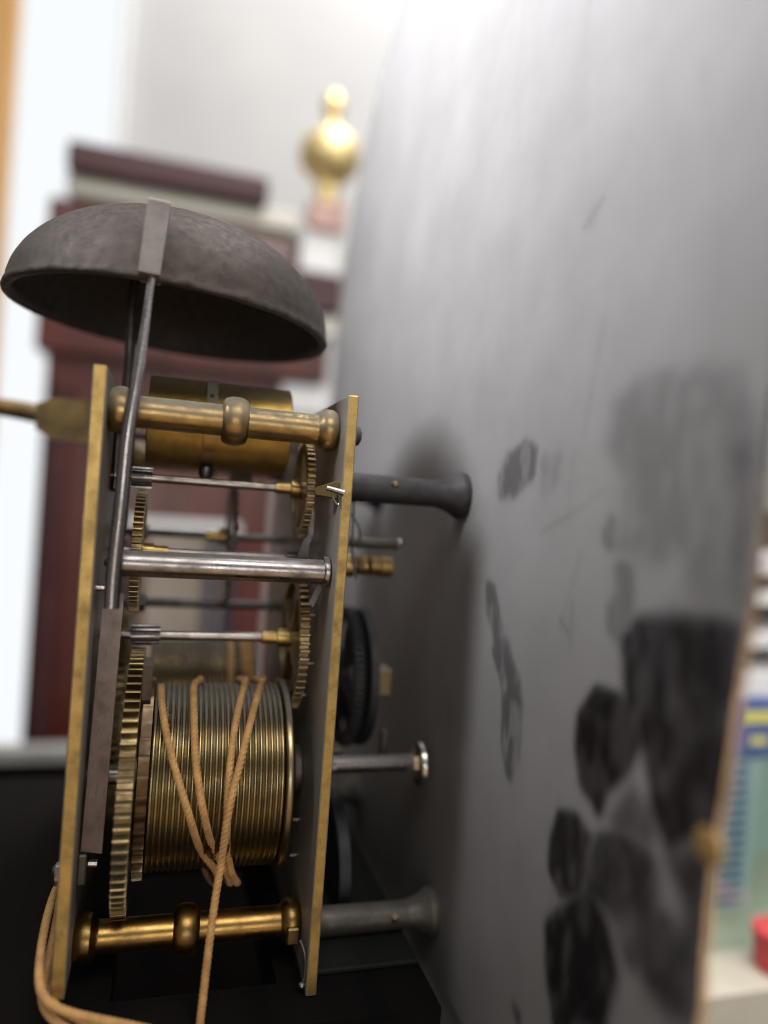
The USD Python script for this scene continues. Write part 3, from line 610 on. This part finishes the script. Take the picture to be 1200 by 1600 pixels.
patch([(750, 905), (765, 915), (778, 985), (765, 1000), (752, 960)], (0, 0), 1, 0.6, 0.5, 2, 0.4)
patch([(895, 350), (915, 330), (930, 300), (940, 305), (915, 360)], (0, 0), 1, 0.16, 0.6, 2, 0.4)
patch([(760, 985), (785, 1000), (800, 1060), (790, 1080), (768, 1030)], (0, 0), 1, 0.6, 0.6, 2, 0.4)
nr, nc = gy.shape
front_v = np.stack([np.full_like(gy, XD) + bow, gy, gz], -1).reshape(-1, 3)
back_v = front_v + [1.5, 0, 0]
i, j = np.meshgrid(np.arange(nr - 1), np.arange(nc - 1), indexing='ij')
f0 = np.stack([i * nc + j, (i + 1) * nc + j, (i + 1) * nc + j + 1, i * nc + j + 1], -1).reshape(-1, 4)
N = nr * nc
loop = np.r_[np.arange(nc), nc - 1 + nc * np.arange(1, nr), (nr - 1) * nc + np.arange(nc - 2, -1, -1), nc * np.arange(nr - 2, 0, -1)]
lv = np.vstack([front_v[loop], back_v[loop]]); K = len(loop); kk = np.arange(K); kn = (kk + 1) % K
fs = np.stack([kk, kn, K + kn, K + kk], 1) + 2 * N
V = np.vstack([front_v, back_v, lv])
FA = np.vstack([f0, f0[:, ::-1] + N, fs])
FA = np.vstack([FA[:, [0, 1, 2]], FA[:, [0, 2, 3]]])
obj('dial_plate', (V, FA), dial_back, D, smooth=False, attr=('wear', np.r_[wear.ravel(), np.zeros(N), np.tile(np.clip((lv[:K, 2] + 25) / 40 + 1.2 * (meshkit.fbm(lv[:K] * 0.09, 4, 2) - 0.5), 0, 1), 2)]))
def foot(y, z, x0, mat, r=5.0):
    pr = [(x0, 0), (x0, r), (XD - 9, r * 0.95), (XD - 6, r * 1.08), (XD - 3, r * 1.3), (XD - 1, r * 1.6), (XD + 0.2, r * 1.7), (XD + 2.0, r * 1.65), (XD + 2.0, 0)]
    return obj('dial_foot', lathe(pr, 'x', 36, (0, y, z)), mat, D)
fu = foot(237, at(625, 767, Y=237)[2], XO + 0.1, foot_iron, 4.9)
fw = foot(237, at(580, 1433, Y=237)[2], XO + 0.1, foot_brass, 4.8)
foot(345, at(625, 767, Y=237)[2], XO + 0.1, foot_iron, 4.9)
foot(345, at(580, 1433, Y=237)[2], XO + 0.1, foot_brass, 4.8)
obj('foot_pin', ball((at(617, 757, Y=233)[0], 232.8, at(617, 757, Y=233)[2]), 1.3, 2), brass, fu)
obj('foot_pin', ball((at(616, 1432, Y=233)[0], 232.6, at(616, 1432, Y=233)[2]), 1.5, 2), brass, fw)
rv = at(1106, 1322, X=XD)
obj('rivet', lathe([(XD - 0.7, 0), (XD - 0.6, 2.6), (XD - 0.2, 3.4), (XD + 0.6, 3.5), (XD + 0.6, 0)], 'x', 28, (0, rv[1], rv[2])), copper_spot, D)

# ---------------------------------------------------------------- lines (cord)
def on_barrel(px, py, r=RB + 1.5, yc=YG, zc=ZG):
    d = R.T @ np.array([px - CX, py - CY, F]); d = d[1:] ; o = R.T @ np.array([px - CX, py - CY, F])
    a = d @ d; b = -2 * d @ np.array([yc, zc]); c = yc * yc + zc * zc - r * r
    disc = b * b - 4 * a * c
    t = (-b - math.sqrt(disc)) / (2 * a) if disc > 0 else -b / (2 * a)
    return o * t
def over(p, q):      # from the slack end p under the barrel, round behind and over the top to q
    out = []
    angs = np.radians([-106, -84, -58, -28, 4, 36, 64, 90]); rads = [34.0, 33.2, 32.0, 31.2, 30.7, 30.6, 30.6, 30.5]
    for k, (ang, r_) in enumerate(zip(angs, rads)):
        x = p[0] + (q[0] - p[0]) * (k + 1) / 9 + (2.2 if k == 0 else 0)
        out.append(np.array([x, YG + r_ * np.cos(ang), ZG + r_ * np.sin(ang)]))
    return out
S1 = [on_barrel(252, 1072), on_barrel(257, 1130), on_barrel(273, 1200, RB + 2.2), on_barrel(297, 1280, RB + 3.2), at(318, 1335, Y=223), at(337, 1361, Y=226)]
S2 = [on_barrel(306, 1066), on_barrel(303, 1110), on_barrel(306, 1190, RB + 2), on_barrel(318, 1270, RB + 3), at(334, 1325, Y=222), at(352, 1359, Y=227)]
S3 = [on_barrel(384, 1062), on_barrel(371, 1115), on_barrel(360, 1190), on_barrel(355, 1270, RB + 2), at(356, 1330, Y=223), at(362, 1364, Y=226)]
S4 = [on_barrel(411, 1060), on_barrel(396, 1110, RB + 2.2), on_barrel(376, 1190, RB + 4.4), on_barrel(357, 1270, RB + 6.5), at(346, 1345, Y=212), at(337, 1400, Y=210), at(325, 1490, Y=206), at(312, 1602, Y=203), at(306, 1660, Y=203), at(300, 1760, Y=203)]
path = S1 + over(S1[-1], S2[0]) + S2 + over(S2[-1], S3[0]) + S3 + over(S3[-1], S4[0]) + S4
rope = thing('clock_line', 'tan twisted cord slack in four turns round the nearer barrel and hanging down', 'cord', S4[-1])
rp = obj('strand', sweep(path, 1.05, 0.36, 18, 0.2, 4.6), cord, rope, smooth=True)
fz = []
p0 = S1[0]
for k in range(26):
    s = S1[0] + (S1[1] - S1[0]) * rng.random() * 1.8 + np.array([rng.uniform(-.9, 1.1), -1.0, rng.uniform(-.5, .5)])
    e = s + np.array([rng.uniform(0.3, 2.2), rng.uniform(-1.2, 0.2), rng.uniform(-1.8, 1.6)])
    fz.append(sweep([s, (s + e) / 2 + [0, -0.2, 0.2], e], [0.09, 0.07, 0.03], 0.4, 4))
obj('frayed_fibres', fz, cord, rp, smooth=True)

loops = thing('clock_line', 'tan cord looping outside the left plate and wound on the farther barrel', 'cord', (-26, 215, -160))
lp1 = [at(x, y, Y=Y) for x, y, Y in ((90, 1385, 236), (80, 1410, 230), (68, 1460, 220), (61, 1520, 211), (68, 1556, 205), (95, 1577, 201), (140, 1590, 199), (200, 1602, 198), (270, 1618, 198))]
lp2 = [at(x, y, Y=Y) for x, y, Y in ((94, 1398, 240), (88, 1440, 230), (79, 1485, 221), (68, 1535, 213), (67, 1565, 208), (80, 1589, 204), (100, 1604, 202), (130, 1626, 201))]
lp3 = [at(x, y, Y=Y) for x, y, Y in ((99, 1396, 246), (94, 1440, 238), (85, 1490, 228), (77, 1535, 218), (80, 1562, 211), (100, 1582, 206), (130, 1596, 204), (180, 1614, 203))]
for q in (lp1, lp2, lp3): obj('strand', sweep(q, 1.08, 0.4, 18, 0.2, 4.6), cord, loops, smooth=True)
def turn(px, lean):
    q = at(px, 1000, Y=YG2 - 8)
    return [(q[0] + lean * (a - 90) / 90, YG2 + (RB + 1.6) * np.cos(np.radians(a)), ZG + (RB + 1.6) * np.sin(np.radians(a))) for a in range(-60, 245, 12)]
for px, ln in ((362, -1.5), (378, 2.0), (391, -0.5)):
    obj('strand', sweep(turn(px, ln), 1.25, 0.6, 14, 0.3, 6.5), cord, loops, smooth=True)

# ---------------------------------------------------------------- wooden clock hood far behind
YB = 800.0
def face_box(x0, x1, top, bottom, depth, y=YB, c=1.0):
    """box with its front face at y; top and bottom are points of the picture on that face"""
    return chbox(at(*x0, Y=y)[0], at(*x1, Y=y)[0], y, y + depth, at(*bottom, Y=y)[2], at(*top, Y=y)[2], c)
H = thing('clock_case', 'reddish mahogany clock case with stepped cornice and glazed door behind the movement', 'clock case', (at(230, 900, Y=YB)[0], YB + 60, -520))
body = obj('body', face_box((50, 900), (418, 900), (230, 505), (230, 1172), 240), mahogany, H, smooth=False)
obj('cornice', face_box((104, 240), (420, 300), (104, 214), (104, 262), 260, YB - 25, 4), mahogany_dark, H, smooth=False)
obj('pale_moulding', face_box((104, 280), (470, 330), (104, 266), (104, 300), 230, YB - 8, 3), cream_paint, H, smooth=False)
obj('frieze', face_box((76, 320), (462, 380), (76, 303), (462, 425), 240, YB - 2, 3), mahogany, H, smooth=False)
obj('moulding', face_box((60, 430), (536, 460), (536, 430), (536, 492), 250, YB - 12, 3), mahogany_dark, H, smooth=False)
obj('white_bead', face_box((60, 505), (528, 515), (528, 496), (528, 530), 230, YB - 4, 3), cream_paint, H, smooth=False)
obj('rail', face_box((52, 560), (511, 580), (511, 534), (511, 600), 245, YB - 14, 3), mahogany, H, smooth=False)
obj('label_plate', face_box((440, 620), (512, 620), (480, 604), (480, 646), 30, YB - 6, 1), white_paint, H, smooth=False)
obj('column', lathe([(-300, 0), (-300, 14), (-292, 15), (-286, 11), (60, 10), (68, 14), (76, 14), (76, 0)], 'z', 28, (at(78, 900, Y=YB)[0], YB - 12, 20)), mahogany_dark, H)
dr = obj('door', face_box((195, 900), (400, 900), (290, 700), (290, 1150), 8, YB - 8, 2), mahogany, H, smooth=False)
obj('door_pane', face_box((225, 900), (345, 900), (290, 832), (290, 1060), 2, YB - 10.5, 0.5), taupe, dr, smooth=False)
obj('white_strip', face_box((140, 820), (376, 820), (260, 812), (260, 828), 5, YB - 14, 1), white_paint, dr, smooth=False)
obj('glazing_bar', face_box((320, 900), (336, 900), (328, 834), (328, 1040), 3, YB - 14, 0.8), slate_blue, dr, smooth=False)
obj('glazing_bar', face_box((351, 900), (366, 900), (358, 834), (358, 1040), 3, YB - 14, 0.8), slate_blue, dr, smooth=False)
# gilt finial on its plinth
fp = at(511, 345, Y=YB); s = YB * 0.98 / F
def fz_(py): return at(511, py, Y=YB)[2]
pr = [(fz_(340), 0), (fz_(340), 17 * s), (fz_(312), 17 * s), (fz_(306), 15 * s), (fz_(298), 19 * s), (fz_(285), 17 * s), (fz_(278), 22 * s), (fz_(268), 37 * s), (fz_(252), 48 * s), (fz_(236), 50 * s), (fz_(220), 46 * s), (fz_(206), 34 * s), (fz_(196), 18 * s), (fz_(188), 11 * s),
      (fz_(176), 9 * s), (fz_(170), 14 * s), (fz_(158), 18 * s), (fz_(146), 16 * s), (fz_(136), 8 * s), (fz_(131), 0)]
fin = obj('finial', lathe(pr, 'z', 40, (fp[0], YB + 10, 0)), gilt, H)
obj('finial_plinth', face_box((483, 340), (540, 340), (511, 312), (511, 360), 40, YB - 6, 3), pink_wood, fin, smooth=False)
obj('plinth_block', face_box((470, 380), (532, 380), (511, 360), (511, 430), 60, YB + 2, 3), white_paint, H, smooth=False)

# window left, pine board, pale ledge, dark cabinet
Wn = thing('window', 'overexposed white window beside the mahogany clock case', 'window', (at(100, 800, Y=1150)[0], 1150, -400))
obj('pane', chbox(at(6, 400, Y=1150)[0], at(196, 60, Y=1150)[0], 1160, 1164, -420, 1200, 1), day_pane, Wn, smooth=False)
obj('frame', [chbox(at(190, 60, Y=1150)[0], at(203, 60, Y=1150)[0], 1150, 1175, -420, 1200, 3), chbox(at(6, 400, Y=1150)[0], at(196, 60, Y=1150)[0], 1150, 1175, -440, -420, 3)], white_paint, Wn, smooth=False)
pb = obj('pine_board', chbox(at(-150, 400, Y=1100)[0], at(8, 300, Y=1100)[0], 1100, 1130, -420, 1200, 3), pine, smooth=False, base=(at(-70, 400, Y=1100)[0], 1115, -420))
tag(stage.GetPrimAtPath(pb), 'orange pine board standing at the far left by the window', 'board')
lg = obj('ledge', face_box((-80, 1160), (330, 1160), (60, 1168), (60, 1194), 14, 700, 2), ledge_paint, smooth=False, base=at(100, 1180, Y=730))
tag(stage.GetPrimAtPath(lg), 'pale ledge at the foot of the mahogany clock case', 'ledge')
dc = obj('dark_cabinet', chbox(-700, 500, 705, 760, -510, at(60, 1197, Y=705)[2] - 1, 2), black_wood, smooth=False, base=(-100, 730, -510))
tag(stage.GetPrimAtPath(dc), 'black cabinet front below the pale ledge', 'cabinet')

# ---------------------------------------------------------------- beyond the dial's right edge
YR = 330.0
def rb(x0, x1, y0, y1, d, y=YR, c=0.8):
    a_, b_ = at(x0, (y0 + y1) / 2, Y=y), at(x1, (y0 + y1) / 2, Y=y)
    return chbox(a_[0], b_[0], y, y + d, at((x0 + x1) / 2, y1, Y=y)[2], at((x0 + x1) / 2, y0, Y=y)[2], c)
rk = thing('shelf_rack', 'white rack with dark gaps beyond the right edge of the dial', 'rack', at(1230, 1090, Y=400))
for y0, y1 in ((868, 900), (926, 948), (990, 1014), (1050, 1090)):
    obj('shelf', rb(1120, 1330, y0, y1, 60, 380), white_paint, rk, smooth=False)
obj('back_panel', rb(1120, 1330, 800, 1100, 6, 446), charcoal, rk, smooth=False)
tb = obj('counter', rb(1020, 1500, 1536, 1800, 260, 300), beige, smooth=False, base=at(1200, 1600, Y=400))
tag(stage.GetPrimAtPath(tb), 'beige counter under the glass box, bottom right', 'counter')
bx = thing('packet', 'blue packet with yellow print and pale stripes inside the glass box', 'packet', at(1180, 1400, Y=360))
pk = obj('packet_front', rb(1120, 1230, 1092, 1186, 8, 366), blue_card, bx, smooth=False)
obj('yellow_print', rb(1160, 1225, 1112, 1130, 1.0, 364.6, 0.2), yellow_card, pk, smooth=False)
obj('yellow_print', rb(1172, 1200, 1152, 1164, 1.0, 364.6, 0.2), yellow_card, pk, smooth=False)
ps = obj('striped_panel', rb(1100, 1178, 1188, 1430, 6, 368), pale_card, bx, smooth=False)
for k in range(14):
    obj('blue_stripe', rb(1110, 1172 - k, 1196 + k * 16, 1204 + k * 16, 0.8, 367.1, 0.2), blue_card, ps, smooth=False)
gb = thing('glass_box', 'greenish glass display box standing on the beige counter', 'display box', at(1180, 1536, Y=340))
gx0, gx1, gz0, gz1 = at(1096, 1400, Y=332)[0], 560, at(1150, 1535, Y=332)[2] + 0.3, at(1180, 1180, Y=332)[2]
obj('pane', chbox(gx0 + 3, gx1, 332, 334, gz0, gz1, 0.3), case_glass, gb, smooth=False)
obj('back_panel', chbox(gx0 + 3, gx1, 430, 432, gz0, gz1, 0.3), frosted, gb, smooth=False)
obj('edge_strip', chbox(gx0, gx0 + 2.8, 332, 432, gz0, gz1, 0.4), glass_edge, gb, smooth=False)
obj('edge_strip', chbox(gx0 + 3, gx1, 331, 335, gz0 - 0.2, gz0 + 3, 0.4), glass_edge, gb, smooth=False)
cz_ = at(1260, 1536, Y=300)[2]; rx_ = at(1183, 1520, Y=306)[0] + 20.5
rt = obj('red_tub', lathe([(0, 0), (0, 10.5), (0.6, 11.2), (17, 12.4), (17.4, 13.4), (20.4, 13.4), (21, 12.8), (21, 0)], 'z', 32, (rx_, 314, cz_ + 0.1)), red_plastic, base=(rx_, 314, cz_ + 0.1))
tag(stage.GetPrimAtPath(rt), 'small red plastic tub in front of the glass box', 'tub')
